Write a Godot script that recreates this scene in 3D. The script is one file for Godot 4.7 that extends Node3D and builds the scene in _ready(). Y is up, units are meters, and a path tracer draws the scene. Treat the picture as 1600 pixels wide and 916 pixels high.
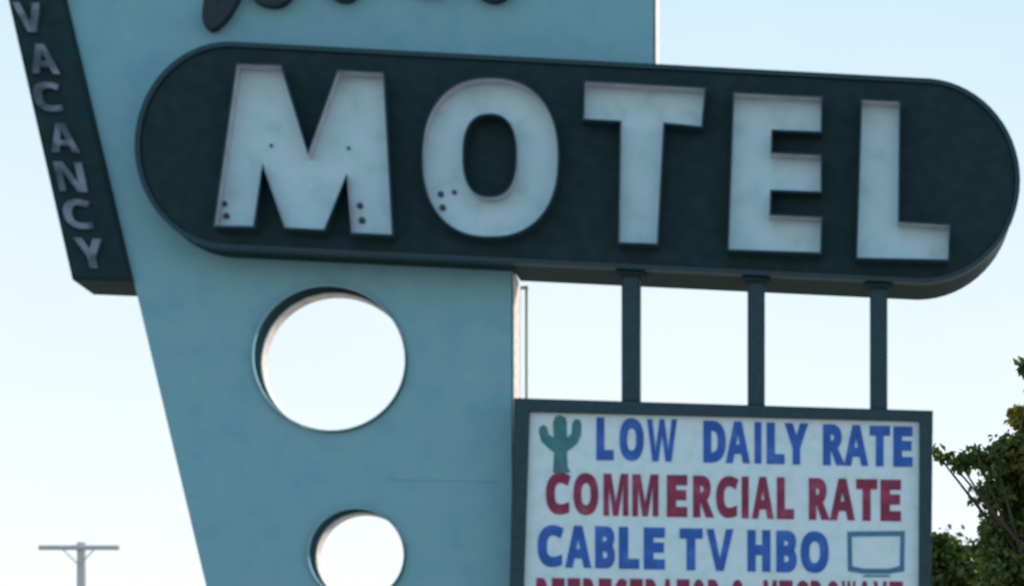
extends Node3D
# An old roadside motel sign seen from below, against a bright hazy sky.
# The sign's front stands in the plane z = 0 (x to the right, y up, z towards the viewer).

const FOCAL := 3400.0            # focal length in photograph pixels (1600 x 916)
const AXIS := Vector2(1800, 1250) # where the lens axis meets the picture plane (shifted lens, level camera)
const TURN := -9.07              # the camera is turned a little to the right of the sign's normal
const REACH := 15.0
var eye := Vector3.ZERO
var turn := Basis()
var rng := RandomNumberGenerator.new()
var M := {}
var used := {}
var weights := {}

# ---------------------------------------------------------------- surveying
func ray(x: float, y: float) -> Vector3:
	return turn * Vector3((x - AXIS.x) / FOCAL, (AXIS.y - y) / FOCAL, -1.0)

func on_plane(x: float, y: float, z: float) -> Vector3:
	var r := ray(x, y)
	return eye + r * ((z - eye.z) / r.z)

func flat(x: float, y: float, z: float) -> Vector2:
	var p := on_plane(x, y, z)
	return Vector2(p.x, p.y)

func far_point(x: float, y: float, depth: float) -> Vector3:
	return eye + ray(x, y) * depth

func trace(points: Array, z: float) -> PackedVector2Array:
	var out := PackedVector2Array()
	for i in range(0, points.size(), 2):
		out.append(flat(points[i], points[i + 1], z))
	return out

# ---------------------------------------------------------------- nodes
func numbered(called: String) -> String:
	var n: int = used.get(called, 0)
	used[called] = n + 1
	return called if n == 0 else "%s_%03d" % [called, n]

func thing(called: String, label: String, category: String, at: Vector3, group := "") -> Node3D:
	var o := Node3D.new()
	o.name = numbered(called)
	add_child(o)
	o.position = at
	o.set_meta("label", label)
	o.set_meta("category", category)
	if group:
		o.set_meta("group", group)
	return o

func part(called: String, mesh: Mesh, mat: Material, root: Node3D, parent: Node3D = null) -> MeshInstance3D:
	# meshes are made in world coordinates; the part is moved back by its thing's base
	var o := MeshInstance3D.new()
	o.name = called
	o.mesh = mesh
	o.material_override = mat
	if parent == null:
		root.add_child(o, true)
		o.position = -root.position
	else:
		parent.add_child(o, true)
	return o

# ---------------------------------------------------------------- shapes
func tri(st: SurfaceTool, a: Vector3, b: Vector3, c: Vector3, n: Vector3) -> void:
	st.set_normal(n)
	if (b - a).cross(c - a).dot(n) > 0.0:
		st.add_vertex(a); st.add_vertex(c); st.add_vertex(b)
	else:
		st.add_vertex(a); st.add_vertex(b); st.add_vertex(c)

func quad(st: SurfaceTool, a: Vector3, b: Vector3, c: Vector3, d: Vector3, n: Vector3) -> void:
	tri(st, a, b, c, n)
	tri(st, a, c, d, n)

func begin() -> SurfaceTool:
	var st := SurfaceTool.new()
	st.begin(Mesh.PRIMITIVE_TRIANGLES)
	return st

func v3(p: Vector2, z: float) -> Vector3:
	return Vector3(p.x, p.y, z)

func counter(poly: PackedVector2Array) -> PackedVector2Array:
	var p := poly.duplicate()
	if Geometry2D.is_polygon_clockwise(p):
		p.reverse()
	return p

func inset(poly: PackedVector2Array, d: float) -> PackedVector2Array:
	# poly runs counter-clockwise; moves every edge inwards by d
	var out := PackedVector2Array()
	var n := poly.size()
	for i in n:
		var e0 := (poly[i] - poly[(i + n - 1) % n]).normalized()
		var e1 := (poly[(i + 1) % n] - poly[i]).normalized()
		var n0 := Vector2(-e0.y, e0.x)
		var n1 := Vector2(-e1.y, e1.x)
		var m := (n0 + n1) / maxf(1.0 + n0.dot(n1), 0.25)
		out.append(poly[i] + m * d)
	return out

func cap(st: SurfaceTool, poly: PackedVector2Array, z: float, n: Vector3) -> void:
	var t := Geometry2D.triangulate_polygon(poly)
	for i in range(0, t.size(), 3):
		tri(st, v3(poly[t[i]], z), v3(poly[t[i + 1]], z), v3(poly[t[i + 2]], z), n)

func wall_between(st: SurfaceTool, a: PackedVector2Array, za: float, b: PackedVector2Array, zb: float, smooth := false, sign_ := 1.0) -> void:
	var n := a.size()
	for i in n:
		var j := (i + 1) % n
		var e := (a[j] - a[i]).normalized()
		var nn := Vector3(e.y, -e.x, 0.0) * sign_
		var ea := a[i].distance_to(b[i])
		if ea > 1e-5:
			var p0 := v3(a[i], za); var p1 := v3(a[j], za); var p2 := v3(b[j], zb)
			var c := (p1 - p0).cross(p2 - p0).normalized()
			var want := Vector3(nn.x, nn.y, signf(zb - za) if zb != za else 1.0)
			if zb == za:
				want = Vector3(0, 0, 1)
			nn = c if c.dot(want) > 0.0 else -c
		quad(st, v3(a[i], za), v3(a[j], za), v3(b[j], zb), v3(b[i], zb), nn)

func slab(poly_in: PackedVector2Array, z0: float, z1: float, bevel := 0.006) -> ArrayMesh:
	var poly := counter(poly_in)
	var st := begin()
	var top := inset(poly, bevel)
	cap(st, top, z1, Vector3(0, 0, 1))
	wall_between(st, poly, z1 - bevel, top, z1)
	wall_between(st, poly, z0, poly, z1 - bevel)
	cap(st, poly, z0, Vector3(0, 0, -1))
	return st.commit()

func hoop(outer_in: PackedVector2Array, inner: PackedVector2Array, z0: float, z1: float) -> ArrayMesh:
	# a frame between two outlines that have the same number of corners (both counter-clockwise)
	var st := begin()
	wall_between(st, outer_in, z0, outer_in, z1)
	wall_between(st, inner, z0, inner, z1, false, -1.0)
	wall_between(st, outer_in, z1, inner, z1)
	return st.commit()

func box_between(a: Vector3, b: Vector3, bevel := 0.004) -> ArrayMesh:
	return slab(PackedVector2Array([Vector2(a.x, a.y), Vector2(b.x, a.y), Vector2(b.x, b.y), Vector2(a.x, b.y)]), a.z, b.z, bevel)

func tube(st: SurfaceTool, path: Array, radii: Array, sides := 10) -> void:
	var rings := []
	var normals := []
	for i in path.size():
		var d: Vector3 = (path[mini(i + 1, path.size() - 1)] - path[maxi(i - 1, 0)]).normalized()
		var u := d.cross(Vector3.UP if absf(d.y) < 0.9 else Vector3.RIGHT).normalized()
		var v := d.cross(u).normalized()
		var r := []
		var nr := []
		for k in sides:
			var a := TAU * k / sides
			var n := u * cos(a) + v * sin(a)
			nr.append(n)
			r.append(path[i] + n * radii[i])
		rings.append(r); normals.append(nr)
	for i in path.size() - 1:
		for k in sides:
			var l := (k + 1) % sides
			var idx := [[i, k], [i, l], [i + 1, l], [i, k], [i + 1, l], [i + 1, k]]
			for t in 2:
				var tr := [idx[t * 3], idx[t * 3 + 1], idx[t * 3 + 2]]
				var pa: Vector3 = rings[tr[0][0]][tr[0][1]]
				var pb: Vector3 = rings[tr[1][0]][tr[1][1]]
				var pc: Vector3 = rings[tr[2][0]][tr[2][1]]
				var nm: Vector3 = normals[tr[0][0]][tr[0][1]]
				if (pb - pa).cross(pc - pa).dot(nm) > 0.0:
					tr = [tr[0], tr[2], tr[1]]
				for q in tr:
					st.set_normal(normals[q[0]][q[1]])
					st.add_vertex(rings[q[0]][q[1]])
	for e in [0, path.size() - 1]:
		var out: Vector3 = (path[0] - path[1]).normalized() if e == 0 else (path[e] - path[e - 1]).normalized()
		for k in sides:
			tri(st, path[e], rings[e][k], rings[e][(k + 1) % sides], out)

func circle(c: Vector2, r: float, n: int) -> PackedVector2Array:
	var p := PackedVector2Array()
	for i in n:
		p.append(c + Vector2(cos(TAU * i / n), sin(TAU * i / n)) * r)
	return p

func oval(cx: float, cy: float, rx: float, ry: float, power: float, n: int, z: float) -> PackedVector2Array:
	var p := PackedVector2Array()
	for i in n:
		var a := TAU * i / n
		var c := cos(a); var s := sin(a)
		p.append(flat(cx + rx * signf(c) * pow(absf(c), power), cy - ry * signf(s) * pow(absf(s), power), z))
	return p

func glyph(ch: String, corners: Array, z: float, thick: float) -> ArrayMesh:
	# a printed character fitted to four surveyed corners: top-left, top-right, bottom-right, bottom-left
	if ch == "I":
		return slab(trace(corners, z), z, z + thick, 0.0005)
	var vs: PackedVector3Array
	var ix: PackedInt32Array
	var lo := Vector2(1e9, 1e9); var hi := Vector2(-1e9, -1e9)
	var tm := TextMesh.new()
	tm.font = weights[0.35] if "VW".contains(ch) or thick > 0.02 else weights[0.5] if "NM&".contains(ch) else weights[0.9] if ch == "A" else weights[1.15]
	tm.text = ch
	tm.font_size = 64
	tm.pixel_size = 0.01
	tm.curve_step = 1.0
	tm.depth = thick
	var arr := tm.get_mesh_arrays()
	vs = arr[Mesh.ARRAY_VERTEX]
	ix = arr[Mesh.ARRAY_INDEX]
	for v in vs:
		lo = Vector2(minf(lo.x, v.x), minf(lo.y, v.y)); hi = Vector2(maxf(hi.x, v.x), maxf(hi.y, v.y))
	var q := []
	for i in 4:
		q.append(flat(corners[i * 2], corners[i * 2 + 1], z))
	var st := begin()
	st.set_smooth_group(-1)
	for i in ix:
		var u := (vs[i].x - lo.x) / (hi.x - lo.x)
		var w := (hi.y - vs[i].y) / (hi.y - lo.y)
		var a: Vector2 = q[0].lerp(q[1], u)
		var b: Vector2 = q[3].lerp(q[2], u)
		var p := a.lerp(b, w)
		st.add_vertex(Vector3(p.x, p.y, z + thick * 0.5 + vs[i].z))
	st.generate_normals()
	return st.commit()

# ---------------------------------------------------------------- materials
func lin(r: float, g: float, b: float) -> Color:
	return Color(r, g, b).linear_to_srgb()

func noise_tex(seed_: int, freq: float, stops: Array, size := 512, octaves := 5, warp := false) -> NoiseTexture2D:
	var n := FastNoiseLite.new()
	n.seed = seed_
	n.noise_type = FastNoiseLite.TYPE_SIMPLEX_SMOOTH
	n.frequency = freq
	n.fractal_octaves = octaves
	n.domain_warp_enabled = warp
	n.domain_warp_amplitude = 30.0
	var g := Gradient.new()
	var offs := PackedFloat32Array(); var cols := PackedColorArray()
	for s in stops:
		offs.append(s[0]); cols.append(s[1])
	g.offsets = offs; g.colors = cols
	var t := NoiseTexture2D.new()
	t.width = size; t.height = size
	t.seamless = true
	t.noise = n
	t.color_ramp = g
	return t

func bump_tex(seed_: int, freq: float, strength: float, size := 512, octaves := 4) -> NoiseTexture2D:
	var n := FastNoiseLite.new()
	n.seed = seed_
	n.frequency = freq
	n.fractal_octaves = octaves
	var t := NoiseTexture2D.new()
	t.width = size; t.height = size
	t.seamless = true
	t.as_normal_map = true
	t.bump_strength = strength
	t.noise = n
	return t

func painted(tex: Texture2D, scale_: float, rough: float, bump: Texture2D = null, depth := 0.3) -> StandardMaterial3D:
	var m := StandardMaterial3D.new()
	m.albedo_texture = tex
	m.uv1_triplanar = true
	m.uv1_world_triplanar = true
	m.uv1_scale = Vector3.ONE * scale_
	m.roughness = rough
	m.metallic_specular = 0.35
	if bump:
		m.normal_enabled = true
		m.normal_texture = bump
		m.normal_scale = depth
	return m

func plain(c: Color, rough: float) -> StandardMaterial3D:
	var m := StandardMaterial3D.new()
	m.albedo_color = c
	m.roughness = rough
	return m

func make_materials() -> void:
	var dents := bump_tex(5, 0.006, 6.0, 512, 3)
	M.teal = painted(noise_tex(1, 0.008, [[0.0, lin(0.155, 0.345, 0.45)], [0.3, lin(0.176, 0.37, 0.47)], [0.45, lin(0.185, 0.385, 0.465)], [0.6, lin(0.195, 0.385, 0.485)], [0.8, lin(0.185, 0.395, 0.455)], [1.0, lin(0.225, 0.41, 0.49)]], 1024, 6, true), 0.45, 0.55, dents, 0.15)
	M.dark = painted(noise_tex(2, 0.02, [[0.0, lin(0.010, 0.031, 0.036)], [0.5, lin(0.0145, 0.037, 0.043)], [1.0, lin(0.020, 0.045, 0.053)]], 512, 5, true), 0.7, 0.6, dents, 0.1)
	M.dark.metallic_specular = 0.2
	M.frame = painted(noise_tex(3, 0.03, [[0.0, lin(0.014, 0.042, 0.058)], [1.0, lin(0.026, 0.062, 0.082)]]), 1.1, 0.5)
	M.letter = painted(noise_tex(4, 0.007, [[0.0, lin(0.36, 0.51, 0.59)], [0.4, lin(0.44, 0.62, 0.70)], [0.6, lin(0.47, 0.635, 0.73)], [0.8, lin(0.50, 0.635, 0.75)], [1.0, lin(0.45, 0.66, 0.69)]], 1024, 6, true), 0.5, 0.6, dents, 0.15)
	M.lining = painted(noise_tex(24, 0.012, [[0.0, lin(0.36, 0.33, 0.36)], [0.5, lin(0.47, 0.47, 0.53)], [1.0, lin(0.52, 0.56, 0.63)]], 512, 5, true), 0.8, 0.6)
	M.white = painted(noise_tex(6, 0.02, [[0.0, lin(0.45, 0.33, 0.29)], [0.25, lin(0.66, 0.58, 0.55)], [0.55, lin(0.78, 0.74, 0.73)], [1.0, lin(0.82, 0.80, 0.80)]], 512, 6, true), 1.3, 0.6)
	M.board = painted(noise_tex(7, 0.014, [[0.0, lin(0.53, 0.65, 0.71)], [0.4, lin(0.59, 0.74, 0.81)], [0.7, lin(0.64, 0.75, 0.87)], [1.0, lin(0.57, 0.77, 0.77)]], 512, 5, true), 1.0, 0.45)
	M.blue = painted(noise_tex(8, 0.012, [[0.0, lin(0.02, 0.09, 0.36)], [0.6, lin(0.028, 0.115, 0.46)], [1.0, lin(0.07, 0.18, 0.52)]], 512, 4), 0.8, 0.5)
	M.red = painted(noise_tex(9, 0.012, [[0.0, lin(0.17, 0.022, 0.055)], [0.6, lin(0.26, 0.032, 0.085)], [1.0, lin(0.34, 0.09, 0.17)]], 512, 4), 0.8, 0.5)
	M.cactus = painted(noise_tex(10, 0.015, [[0.0, lin(0.035, 0.14, 0.18)], [0.6, lin(0.05, 0.19, 0.22)], [1.0, lin(0.09, 0.26, 0.28)]], 512, 4), 0.8, 0.5)
	M.screen = painted(noise_tex(11, 0.03, [[0.0, lin(0.05, 0.15, 0.30)], [1.0, lin(0.08, 0.20, 0.36)]], 256, 4), 2.2, 0.5)
	M.small = painted(noise_tex(12, 0.012, [[0.0, lin(0.03, 0.05, 0.07)], [0.38, lin(0.08, 0.11, 0.15)], [0.55, lin(0.15, 0.195, 0.26)], [1.0, lin(0.24, 0.29, 0.37)]], 512, 4, true), 0.8, 0.6)
	M.script = painted(noise_tex(13, 0.03, [[0.0, lin(0.010, 0.020, 0.028)], [1.0, lin(0.022, 0.036, 0.045)]], 256, 4), 1.0, 0.45)
	M.black = plain(lin(0.03, 0.045, 0.07), 0.5)
	M.grey = plain(lin(0.40, 0.41, 0.42), 0.5)
	M.wood = painted(noise_tex(14, 0.02, [[0.0, lin(0.46, 0.45, 0.45)], [1.0, lin(0.58, 0.56, 0.56)]], 256, 4), 0.8, 0.9)
	M.bark = painted(noise_tex(15, 0.03, [[0.0, lin(0.04, 0.03, 0.022)], [1.0, lin(0.08, 0.06, 0.045)]], 256, 5), 0.9, 0.9)
	M.ground = painted(noise_tex(17, 0.01, [[0.0, lin(0.27, 0.225, 0.18)], [0.5, lin(0.34, 0.285, 0.23)], [1.0, lin(0.41, 0.35, 0.285)]], 1024, 6, true), 0.11, 0.95)
	var leaf := StandardMaterial3D.new()
	leaf.vertex_color_use_as_albedo = true
	leaf.roughness = 0.6
	leaf.backlight_enabled = true
	leaf.backlight = lin(0.62, 0.58, 0.08)
	leaf.cull_mode = BaseMaterial3D.CULL_DISABLED
	M.leaf = leaf

# ---------------------------------------------------------------- the sign
const PILL_FRONT := 0.25
const BOARD_FRONT := 0.24

func build_pylon() -> void:
	var base := Vector3(-1.0, 0.0, -0.14)
	var deep := 0.36
	var proud := 0.03
	var t := thing("sign_pylon", "tall teal sheet metal pylon with two round holes and a slanted edge", "pylon", base)
	var left := func(y: float) -> float: return 105.0 + 0.2375 * y
	var foot := AXIS.y + FOCAL * eye.y / 15.0
	var outline := trace([left.call(-260.0), -260, 1022, -260, 1021, 100, 799, 100, 800, foot, left.call(foot), foot], 0.0)
	# the shoulder of the pylon rests on the top of the pill cabinet
	for i in [2, 3]:
		outline[i].y = pill_edge(outline[i].x, true) + 0.006
	for i in [4, 5]:
		outline[i].y = 0.0
	var shape := CSGPolygon3D.new()
	shape.name = "panel"
	shape.polygon = outline
	shape.mode = CSGPolygon3D.MODE_DEPTH
	shape.depth = deep
	shape.material = M.teal
	t.add_child(shape)
	shape.position = -base
	# the pylon is a hollow box of sheet metal
	var hollow := CSGPolygon3D.new()
	hollow.operation = CSGShape3D.OPERATION_SUBTRACTION
	hollow.polygon = inset(counter(outline), 0.012)
	hollow.mode = CSGPolygon3D.MODE_DEPTH
	hollow.depth = deep - 0.012
	hollow.position.z = -0.006
	hollow.material = M.teal
	shape.add_child(hollow)
	var holes := [[flat(514, 559, proud), 0.505], [flat(556, 866, proud), 0.322]]
	for h in holes:
		var cut := CSGCylinder3D.new()
		cut.operation = CSGShape3D.OPERATION_SUBTRACTION
		cut.radius = h[1]
		cut.height = 2.0
		cut.sides = 72
		cut.material = M.teal
		cut.rotation_degrees.x = 90
		cut.position = Vector3(h[0].x, h[0].y, -0.2)
		shape.add_child(cut)
	# an open lap joint in the sheet, right of the small hole
	var g0 := flat(602, 754, 0.0)
	var g1 := flat(781, 750, 0.0)
	var groove := CSGBox3D.new()
	groove.operation = CSGShape3D.OPERATION_SUBTRACTION
	groove.size = Vector3(g1.x - g0.x, 0.0045, 0.008)
	groove.position = Vector3((g0.x + g1.x) * 0.5, (g0.y + g1.y) * 0.5, 0.0)
	groove.material = M.teal
	shape.add_child(groove)
	# a rolled collar on the front sheet, and a white-painted flange inside the back sheet's hole
	for h in holes:
		for span in [["hole_collar", -0.012, proud, M.teal], ["hole_flange", -deep - 0.004, -deep + 0.13, M.white]]:
			var o := circle(h[0], h[1] - 0.002, 72)
			var i := circle(h[0], h[1] - 0.012, 72)
			var z0: float = span[1]
			var z1: float = span[2]
			var st := begin()
			for k in 72:
				var l := (k + 1) % 72
				for ring_ in [[i, -1.0], [o, 1.0]]:
					var c: PackedVector2Array = ring_[0]
					var n0: Vector3 = v3((c[k] - h[0]).normalized(), 0.0) * ring_[1]
					var n1: Vector3 = v3((c[l] - h[0]).normalized(), 0.0) * ring_[1]
					for q in [[c[k], z0, n0], [c[l], z0, n1], [c[l], z1, n1], [c[k], z0, n0], [c[l], z1, n1], [c[k], z1, n0]]:
						st.set_normal(q[2])
						st.add_vertex(v3(q[0], q[1]))
				quad(st, v3(o[k], z0), v3(o[l], z0), v3(i[l], z0), v3(i[k], z0), Vector3(0, 0, -1))
				quad(st, v3(o[k], z1), v3(o[l], z1), v3(i[l], z1), v3(i[k], z1), Vector3(0, 0, 1))
			part(span[0], st.commit(), span[3], t)
	# white-painted edge strips on the right-hand side of the box
	var sx := flat(800, 600, 0.0).x
	part("edge_strip", box_between(Vector3(sx + 0.004, 0.0, -deep + 0.005), Vector3(sx + 0.013, pill_edge(sx, false) - 0.01, -0.006), 0.003), M.white, t)
	var sx2 := flat(1022, 0, 0.0).x
	part("edge_strip", box_between(Vector3(sx2 + 0.004, pill_edge(sx2, true) + 0.01, -deep + 0.005), Vector3(sx2 + 0.013, flat(1021, -255, 0.0).y, -0.006), 0.003), M.white, t)
	# thin conduit running down behind the edge
	var st2 := begin()
	var cz := -deep - 0.02
	var cx := on_plane(822.5, 500, cz).x
	tube(st2, [Vector3(cx, 1.2, cz), Vector3(cx, pill_edge(cx, false) - 0.006, cz)], [0.010, 0.010], 8)
	part("conduit", st2.commit(), M.grey, t)
	for y in [700.0, 450.0]:
		var h := flat(823, y, cz).y
		part("conduit_clip", box_between(Vector3(sx - 0.03, h - 0.010, cz - 0.014), Vector3(cx + 0.012, h + 0.010, cz + 0.014)), M.grey, t)
	# sheet screws down the right edge
	for y in [440.0, 520.0, 600.0, 680.0, 800.0, 880.0]:
		part("screw", slab(circle(flat(785, y, 0.0), 0.009, 8), 0.0005, 0.005, 0.002), M.teal, t)

func pill_edge(x: float, top: bool) -> float:
	# height of the pill cabinet's straight upper or lower edge at a given x
	var a := flat(360, 66, PILL_FRONT) if top else flat(360, 390, PILL_FRONT)
	var b := flat(1440, 123, PILL_FRONT) if top else flat(1440, 443, PILL_FRONT)
	return lerpf(a.y, b.y, (x - a.x) / (b.x - a.x))

func pill_outline() -> PackedVector2Array:
	var p := []
	for i in 33:       # left end, from the bottom round to the top
		var a := PI * i / 32.0
		p.append_array([360 - 149 * sin(a), 228 + 162 * cos(a)])
	for i in 33:
		var a := PI * i / 32.0
		p.append_array([1440 + 154 * sin(a), 283 - 160 * cos(a)])
	return trace(p, PILL_FRONT)

func build_pill() -> PackedVector2Array:
	var outline := counter(pill_outline())
	var c := on_plane(900, 250, 0.1)
	var t := thing("motel_sign", "long dark pill-shaped cabinet with big raised MOTEL letters", "sign", Vector3(c.x, c.y - 0.8, 0.1))
	part("cabinet", slab(inset(outline, 0.004), 0.003, PILL_FRONT - 0.02, 0.004), M.dark, t)
	# right of the pylon the cabinet is deeper, reaching back behind the pylon's front
	var cut_x := flat(800, 600, 0.0).x + 0.02
	var keep := PackedVector2Array([Vector2(cut_x, 0), Vector2(cut_x + 20, 0), Vector2(cut_x + 20, 20), Vector2(cut_x, 20)])
	for piece in Geometry2D.intersect_polygons(inset(outline, 0.004), keep):
		part("rear_cabinet", slab(piece, -0.28, 0.0025, 0.0005), M.dark, t)
	part("face", slab(inset(outline, 0.035), PILL_FRONT - 0.0195, PILL_FRONT, 0.003), M.dark, t)
	part("rim", hoop(outline, inset(outline, 0.032), PILL_FRONT - 0.06, PILL_FRONT + 0.018), M.frame, t)
	var z := PILL_FRONT
	var letters := [
		[368, 98, 440, 100, 481, 236, 526, 108, 601, 112, 615, 369, 547, 366, 541, 275, 508, 361, 443, 358, 410, 260, 398, 356, 332, 355],
		[],
		[912, 125, 1104, 136, 1098, 200, 1039, 194, 1029, 383, 965, 381, 968, 191, 910, 188],
		[1145, 143, 1286, 150, 1285, 208, 1208, 205, 1207, 237, 1285, 241, 1285, 302, 1206, 299, 1205, 334, 1286, 338, 1284, 397, 1136, 392],
		[1345, 154, 1408, 157, 1406, 345, 1486, 350, 1484, 408, 1337, 405]]
	var tall := 0.12
	for k in letters.size():
		var loops := []
		if k == 1:
			loops = [counter(oval(766, 246, 108, 126, 0.86, 56, z + tall)), counter(oval(765, 243, 40, 63, 0.8, 56, z + tall))]
		else:
			loops = [counter(trace(letters[k], z + tall))]
		var wall := begin()
		var tray := begin()
		var linings := []
		var th := 0.012
		for li in loops.size():
			var s := 1.0 if li == 0 else -1.0
			var o: PackedVector2Array = loops[li]
			var i := inset(o, th * s)
			# outer skin and lip
			wall_between(wall, o, z + 0.0005, o, z + tall, false, s)
			wall_between(wall, o, z + tall, i, z + tall)
			# light inner wall
			var lining := begin()
			wall_between(lining, i, z + 0.006, i, z + tall - 0.001, false, -s)
			linings.append(lining.commit())
			if li == 1:
				wall_between(wall, loops[0], z + 0.0005, o, z + 0.0005)
		if k == 1:
			wall_between(tray, inset(loops[0], th), z + 0.006, inset(loops[1], -th), z + 0.006)
		else:
			cap(tray, inset(loops[0], th), z + 0.006, Vector3(0, 0, 1))
		var w := part("letter", wall.commit(), M.frame, t)
		part("letter_face", tray.commit(), M.letter, t, w)
		for ln in linings:
			part("letter_lining", ln, M.lining, t, w)
		var spots := []
		if k == 0:
			spots = [[351, 319, 0.018], [354, 338, 0.02], [563, 322, 0.02], [566, 345, 0.022], [424, 228, 0.011], [545, 232, 0.011]]
		elif k == 1:
			spots = [[689, 304, 0.02], [710, 301, 0.016], [692, 325, 0.021]]
		for sp in spots:
			var q := flat(sp[0], sp[1], z + 0.006)
			part("tube_socket", slab(circle(q, sp[2], 14), z + 0.0065, z + 0.022, 0.004), M.black, t, w)
	return outline

func build_vacancy() -> void:
	var zf := 0.05
	var left := func(y: float) -> float: return 11.0 + 0.2265 * y
	var right := func(y: float) -> float: return 102.0 + 0.2375 * y
	var o := trace([left.call(-258.0), -258, right.call(-258.0), -258, right.call(441.0), 441, left.call(436.0) + 1.5, 437], zf)
	var b := on_plane(160, 450, 0.0)
	var t := thing("vacancy_sign", "narrow dark slanted blade with faded VACANCY letters along the pylon edge", "sign", Vector3(b.x, b.y, -0.15))
	part("cabinet", slab(inset(counter(o), 0.003), -0.40, zf - 0.008, 0.005), M.dark, t)
	part("face", slab(inset(counter(o), 0.02), zf - 0.0078, zf, 0.003), M.dark, t)
	var word := "VACANCY"
	var spots := [[47, 28], [69, 93], [76, 152], [100, 216], [112, 277], [123, 335], [143, 396]]
	for i in 7:
		var c: Array = spots[i]
		var w := 22.0
		var h := 23.0
		var k := 5.0
		part("letter", glyph(word[i], [c[0] - w - k, c[1] - h, c[0] + w - k, c[1] - h + 2, c[0] + w + k, c[1] + h + 2, c[0] - w + k, c[1] + h], zf + 0.001, 0.03), M.small, t)

func build_script() -> void:
	# the cursive name above the pill: only its lowest strokes reach into the picture
	var b := on_plane(600, -40, 0.05)
	var t := thing("script_sign", "dark raised cursive lettering mounted on teal pylon above the pill cabinet", "sign", Vector3(b.x, b.y, 0.04))
	var strokes := [
		# each: centre line and half-widths
		[[372, -60, 368, -34, 360, -8, 345, 16, 331, 33, 326, 33, 326, 18, 330, -4, 341, -26, 360, -52], [9, 10, 12, 13, 11, 9, 10, 10, 9, 7]],
		[[398, -70, 396, -40, 400, -14, 416, -4, 436, -4, 452, -20, 462, -48], [11, 11, 11, 11, 10, 9, 8]],
		[[505, -84, 508, -44, 520, -18, 540, -9, 556, -22, 566, -54], [10, 10, 10, 9, 8, 7]],
		[[640, -84, 644, -46, 655, -24, 674, -18, 690, -30, 700, -60], [10, 10, 10, 9, 8, 7]],
		[[738, -84, 742, -44, 752, -18, 772, -8, 790, -17, 802, -44], [10, 10, 10, 9, 8, 7]]]
	for s in strokes:
		var cv := Curve2D.new()
		var pts: Array = s[0]
		var n := pts.size() / 2
		for i in n:
			var p := Vector2(pts[i * 2], pts[i * 2 + 1])
			var pa := Vector2(pts[maxi(i - 1, 0) * 2], pts[maxi(i - 1, 0) * 2 + 1])
			var pb := Vector2(pts[mini(i + 1, n - 1) * 2], pts[mini(i + 1, n - 1) * 2 + 1])
			var tg := (pb - pa) / 6.0
			cv.add_point(p, -tg, tg)
		var st := begin()
		var la := []; var lb := []
		var steps := 40
		for i in steps + 1:
			var f := float(i) / steps * (n - 1)
			var p := cv.samplef(f)
			var d := (cv.samplef(minf(f + 0.05, n - 1.0)) - cv.samplef(maxf(f - 0.05, 0.0))).normalized()
			var w: float = lerpf(s[1][mini(int(f), n - 1)], s[1][mini(int(f) + 1, n - 1)], f - floorf(f))
			var nn := Vector2(-d.y, d.x) * w
			la.append(flat(p.x + nn.x, p.y + nn.y, 0.08)); lb.append(flat(p.x - nn.x, p.y - nn.y, 0.08))
		for i in steps:
			var z0 := 0.003; var z1 := 0.08 + 0.0002 * i
			quad(st, v3(la[i], z1), v3(la[i + 1], z1), v3(lb[i + 1], z1), v3(lb[i], z1), Vector3(0, 0, 1))
			for side in [[la, lb], [lb, la]]:
				var a0: Vector2 = side[0][i]; var a1: Vector2 = side[0][i + 1]
				var out: Vector2 = (a0 - side[1][i]).normalized()
				quad(st, v3(a0, z0), v3(a1, z0), v3(a1, z1), v3(a0, z1), Vector3(out.x, out.y, 0))
		part("letter", st.commit(), M.script, t)

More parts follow.
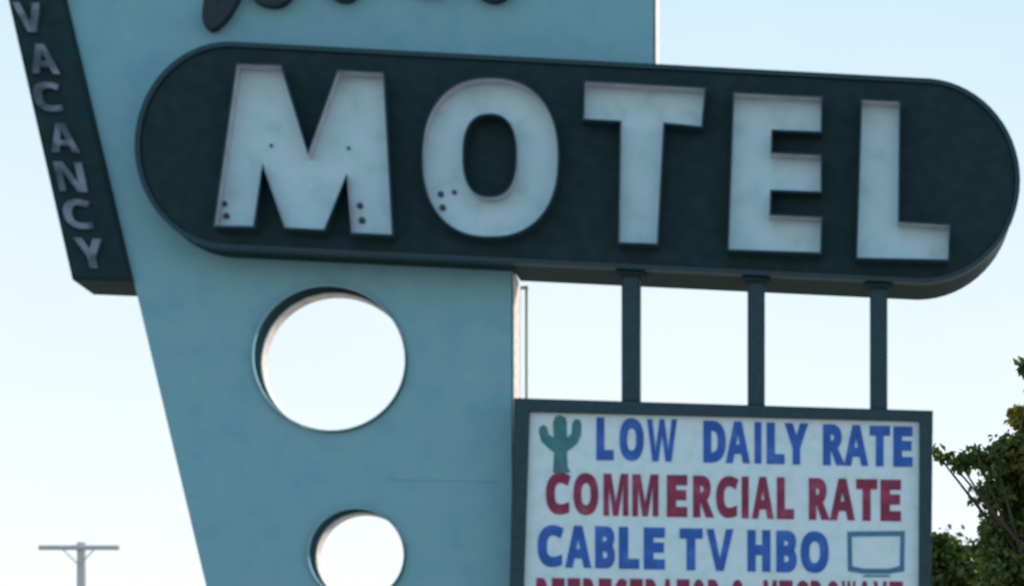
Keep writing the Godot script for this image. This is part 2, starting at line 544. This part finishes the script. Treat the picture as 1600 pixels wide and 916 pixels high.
func build_board(pill: PackedVector2Array) -> void:
	var z := BOARD_FRONT
	var outer := counter(trace([803, 622, 1458, 642, 1454, 1085, 792, 1085], z))
	var inner := counter(trace([826, 642, 1438, 657, 1436, 1062, 812, 1062], z))
	var b := on_plane(1125, 1085, 0.2)
	var t := thing("rate_board", "pale rectangular rate board in dark frame hung on three posts", "sign", Vector3(b.x, b.y, 0.18))
	part("frame", hoop(outer, inner, 0.03, z), M.frame, t)
	part("backing", slab(inset(outer, 0.01), 0.032, 0.045, 0.002), M.frame, t)
	part("face", slab(inset(inner, 0.002), 0.06, z - 0.045, 0.002), M.board, t)
	var zf := z - 0.045
	# the lowest point of the pill above a given x
	var ba := flat(803, 622, z)
	var bb := flat(1458, 642, z)
	for px in [[970, 1001], [1167, 1196], [1359, 1388]]:
		var x0 := flat(px[0] + 1.0, 540, 0.20).x
		var x1 := flat(px[1] - 1.0, 540, 0.20).x
		var m := (x0 + x1) * 0.5
		var top := pill_edge(m, false) - 0.004
		var bot := lerpf(ba.y, bb.y, (m - ba.x) / (bb.x - ba.x)) + 0.003
		var post := part("post", box_between(Vector3(x0, bot, 0.09), Vector3(x1, top, 0.20), 0.012), M.frame, t)
		part("mounting_plate", box_between(Vector3(x0 - 0.035, top - 0.03, 0.05), Vector3(x1 + 0.035, top - 0.001, 0.235), 0.004), M.dark, t, post)
	# lettering
	var rows := [
		["LOWDAILYRATE", "blue", [932, 959, 968, 1006, 1011, 1058, 1099, 1134, 1134, 1172, 1179, 1190, 1198, 1226, 1226, 1263, 1286, 1321, 1319, 1357, 1359, 1391, 1396, 1426], 932, 1426, 652, 667, 719, 730],
		["COMMERCIALRATE", "red", [853, 892, 896, 935, 943, 982, 988, 1029, 1042, 1074, 1083, 1116, 1119, 1154, 1159, 1170, 1175, 1209, 1214, 1241, 1264, 1297, 1297, 1336, 1338, 1371, 1376, 1408], 853, 1408, 738, 750, 804, 815],
		["CABLETVHBO", "blue", [840, 881, 883, 924, 930, 961, 967, 999, 1006, 1039, 1062, 1098, 1104, 1146, 1168, 1204, 1213, 1245, 1251, 1295], 840, 1295, 820, 831, 886, 896],
		["REFRIGERATOR&MICROWAVE", "red", [], 838, 1412, 903, 909, 968, 974]]
	for r in rows:
		var spans: Array = r[2]
		var word: String = r[0]
		if spans.is_empty():
			for i in 12:
				spans.append_array([838 + i * 24.4, 838 + i * 24.4 + 20])
			spans.append_array([1142, 1170])
			for i in 9:
				spans.append_array([1193 + i * 24.6, 1193 + i * 24.6 + 21])
		for i in word.length():
			var x0: float = spans[i * 2]
			var x1: float = spans[i * 2 + 1]
			var u: float = ((x0 + x1) * 0.5 - r[3]) / (r[4] - r[3])
			var yt: float = lerpf(r[5], r[6], u)
			var yb: float = lerpf(r[7], r[8], u)
			part("letter", glyph(word[i], [x0, yt, x1, yt + 0.4, x1, yb + 0.4, x0, yb], zf + 0.0006, 0.004), M[r[1]], t)
	# picture of a television set: an outline with a small foot
	var so := counter(trace([1324, 831, 1414, 830, 1413, 893, 1390, 897, 1350, 897, 1325, 893], zf))
	var si := counter(trace([1331, 839, 1407, 838, 1406, 885, 1389, 889, 1350, 889, 1332, 885], zf))
	var pict := part("television_picture", hoop(so, si, zf + 0.0004, zf + 0.004), M.screen, t)
	part("picture_foot", slab(trace([1352, 899, 1388, 899, 1393, 902, 1347, 902], zf), zf + 0.0004, zf + 0.004, 0.0005), M.screen, t, pict)
	# cactus picture
	var cac := trace([864, 739, 866, 708, 857, 701, 846, 690, 842, 676, 843, 668, 849, 664, 855, 668, 857, 678, 865, 684, 864, 660, 868, 651, 876, 649, 884, 653, 886, 662, 886, 684, 893, 678, 894, 662, 899, 655, 906, 656, 909, 664, 908, 680, 902, 694, 892, 702, 886, 706, 887, 730, 892, 739], zf)
	part("cactus_picture", slab(cac, zf + 0.0004, zf + 0.003, 0.0005), M.cactus, t)

# ---------------------------------------------------------------- background
func build_tree(called: String, label: String, foot: Vector3, clumps: Array, depth: float, per: float, size: float) -> void:
	var t := thing(called, label, "tree", foot, "trees beyond the sign")
	var top := Vector3.ZERO
	var pts := []
	for c in clumps:
		var p := far_point(c[0], c[1], depth + c[2])
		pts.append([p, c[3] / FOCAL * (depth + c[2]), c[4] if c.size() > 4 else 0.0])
		top += p
	top /= clumps.size()
	var st := begin()
	var crotch := Vector3(foot.x, maxf(foot.y + 1.5, top.y * 0.5), foot.z)
	tube(st, [foot, foot.lerp(crotch, 0.5) + Vector3(0.12, 0, 0.05), crotch, crotch.lerp(top, 0.6)], [0.34, 0.26, 0.22, 0.10], 10)
	for q in pts:
		var mid: Vector3 = crotch.lerp(q[0], 0.55) + Vector3(rng.randf_range(-.3, .3), rng.randf_range(0, .5), rng.randf_range(-.3, .3))
		tube(st, [crotch, mid, q[0]], [0.08, 0.04, 0.012], 6)
	part("trunk", st.commit(), M.bark, t)
	var lf := begin()
	for q in pts:
		var r: float = q[1]
		var count := int(per * r * r)
		var subs := []
		for s in 22:
			var d := Vector3(rng.randfn(), rng.randfn(), rng.randfn()).normalized() * r * rng.randf_range(0.2, 0.95)
			subs.append([q[0] + d, r * rng.randf_range(0.18, 0.42)])
		for i in count:
			var sb: Array = subs[rng.randi() % subs.size()]
			var p: Vector3 = sb[0] + Vector3(rng.randfn(), rng.randfn() * 0.8, rng.randfn()) * sb[1] * 0.7
			var dir := Vector3(rng.randfn(), rng.randfn() - 0.5, rng.randfn()).normalized()
			var up := Vector3(rng.randfn(), rng.randfn() + 1.2, rng.randfn()).normalized()
			var side := dir.cross(up).normalized()
			var nrm := side.cross(dir).normalized()
			var l := size * rng.randf_range(0.6, 1.3)
			var w := l * 0.26
			var hue := rng.randf()
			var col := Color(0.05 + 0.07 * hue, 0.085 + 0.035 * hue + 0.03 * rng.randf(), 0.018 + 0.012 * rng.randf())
			lf.set_color(col.lerp(Color(0.26, 0.22, 0.03), q[2] * rng.randf_range(0.4, 1.0)))  # yellow mixed into chosen clumps paints sunlight shining through their leaves
			var a := p; var e := p + dir * l - nrm * l * 0.12
			var s0 := p + dir * l * 0.45 + side * w + nrm * l * 0.06
			var s1 := p + dir * l * 0.45 - side * w + nrm * l * 0.06
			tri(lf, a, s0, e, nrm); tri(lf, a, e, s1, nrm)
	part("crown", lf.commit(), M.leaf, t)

func build_pole() -> void:
	var d := 73.0
	var top := far_point(127, 851, d)
	var foot := Vector3(top.x, 0.0, top.z)
	var t := thing("utility_pole", "distant grey wooden utility pole with one crossarm", "pole", foot)
	var st := begin()
	tube(st, [foot, top.lerp(foot, 0.5), top + Vector3(0, 0.06, 0)], [0.19, 0.17, 0.14], 12)
	part("shaft", st.commit(), M.wood, t)
	var a := far_point(64, 857, d); var b := far_point(189, 857, d)
	var along := (b - a).normalized()
	var back := Vector3(0, 0, 0.2)
	var st2 := begin()
	tube(st2, [a + back, b + back], [0.085, 0.085], 4)
	part("crossarm", st2.commit(), M.wood, t)
	for s in [-1, 1]:
		var st3 := begin()
		var mid := (a + b) * 0.5 + back
		tube(st3, [mid + along * 0.55 * s + Vector3(0, -0.05, 0.06), mid + Vector3(0, -0.6, 0.02)], [0.02, 0.02], 6)
		part("brace", st3.commit(), M.grey, t)

func _ready() -> void:
	rng.seed = 7
	turn = Basis(Vector3.UP, deg_to_rad(TURN))
	var r0 := turn * Vector3((800.0 - AXIS.x) / FOCAL, 0.0, -1.0)
	eye = -r0 * REACH
	eye.y = 1.6
	var cam := Camera3D.new()
	cam.name = "camera"
	add_child(cam)
	cam.transform = Transform3D(turn, eye)
	cam.projection = Camera3D.PROJECTION_FRUSTUM
	cam.near = 0.1
	cam.far = 2000.0
	cam.size = 0.1 * 916.0 / FOCAL
	cam.frustum_offset = Vector2((800.0 - AXIS.x) / FOCAL * 0.1, (AXIS.y - 458.0) / FOCAL * 0.1)
	cam.current = true
	# an old hand-held snapshot: the lens is focused a little beyond the sign
	var lens := CameraAttributesPhysical.new()
	lens.frustum_focal_length = 85.0
	lens.frustum_focus_distance = 24.0
	lens.exposure_aperture = 1.4
	lens.frustum_near = 0.1
	lens.frustum_far = 2000.0
	cam.attributes = lens

	var world := WorldEnvironment.new()
	world.name = "environment"
	var env := Environment.new()
	env.background_mode = Environment.BG_SKY
	env.tonemap_mode = Environment.TONE_MAPPER_LINEAR
	env.tonemap_exposure = 1.1
	env.sdfgi_enabled = true
	env.ssao_enabled = true
	env.ssil_enabled = true
	var sky := Sky.new()
	var sm := ProceduralSkyMaterial.new()
	sm.sky_top_color = lin(0.07, 0.40, 0.63)
	sm.sky_energy_multiplier = 1.04
	sm.sky_curve = 0.36
	sm.ground_bottom_color = lin(0.25, 0.21, 0.17)
	sm.ground_horizon_color = lin(0.55, 0.52, 0.49)
	sm.sun_angle_max = 70.0
	sm.sun_curve = 0.2
	# thin uneven haze
	var veil := noise_tex(31, 0.006, [[0.0, Color(1, 1, 1, 0)], [0.4, Color(1, 1, 1, 0.15)], [1.0, Color(1, 1, 1, 1)]], 2048, 5, true)
	veil.height = 1024
	sm.sky_cover = veil
	sm.sky_cover_modulate = Color(1, 0.98, 0.96, 0.07)
	sm.sky_horizon_color = lin(0.95, 0.955, 0.95)
	sky.sky_material = sm
	env.sky = sky
	world.environment = env
	add_child(world)

	var sun := DirectionalLight3D.new()
	sun.name = "sun"
	sun.light_energy = 1.3
	sun.light_color = Color(1.0, 0.95, 0.88)
	sun.light_angular_distance = 0.5
	sun.shadow_enabled = true
	add_child(sun)
	sun.look_at_from_position(Vector3(0.62, 0.55, -0.62), Vector3.ZERO)

	var base_font := SystemFont.new()
	base_font.font_names = PackedStringArray(["Droid Sans"])
	base_font.font_weight = 700
	for w in [0.35, 0.5, 0.9, 1.15]:
		var f := FontVariation.new()
		f.base_font = base_font
		f.variation_embolden = w
		weights[w] = f
	make_materials()

	var gm := PlaneMesh.new()
	gm.size = Vector2(1600, 1600)
	var ground := MeshInstance3D.new()
	ground.name = "ground"
	ground.mesh = gm
	ground.material_override = M.ground
	ground.set_meta("kind", "structure")
	add_child(ground)

	build_pylon()
	var pill := build_pill()
	build_vacancy()
	build_board(pill)
	build_script()
	var f1 := far_point(1690, 1200, 40.0); f1.y = 0.0
	build_tree("broadleaf_tree", "tall leafy tree with sunlit yellow painted into its top leaves, reaching one branch towards the rate board", f1,
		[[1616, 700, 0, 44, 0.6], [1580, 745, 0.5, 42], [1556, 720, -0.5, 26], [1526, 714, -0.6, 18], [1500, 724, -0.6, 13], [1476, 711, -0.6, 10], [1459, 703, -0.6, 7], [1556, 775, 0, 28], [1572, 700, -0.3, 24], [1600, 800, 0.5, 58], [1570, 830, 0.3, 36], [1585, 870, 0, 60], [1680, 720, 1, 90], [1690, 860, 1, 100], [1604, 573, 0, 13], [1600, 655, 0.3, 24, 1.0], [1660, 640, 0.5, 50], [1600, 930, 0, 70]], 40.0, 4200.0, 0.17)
	var f2 := far_point(1490, 1200, 46.0); f2.y = 0.0
	build_tree("broadleaf_tree", "lower dark leafy tree partly hidden behind the rate board", f2,
		[[1470, 872, 0, 40], [1515, 880, 0.3, 40], [1550, 862, 0.5, 36], [1420, 900, 0.5, 50], [1500, 930, 0, 66], [1570, 930, 1, 60], [1440, 990, 0, 80], [1555, 1010, 0, 80]], 46.0, 4200.0, 0.19)
	build_pole()
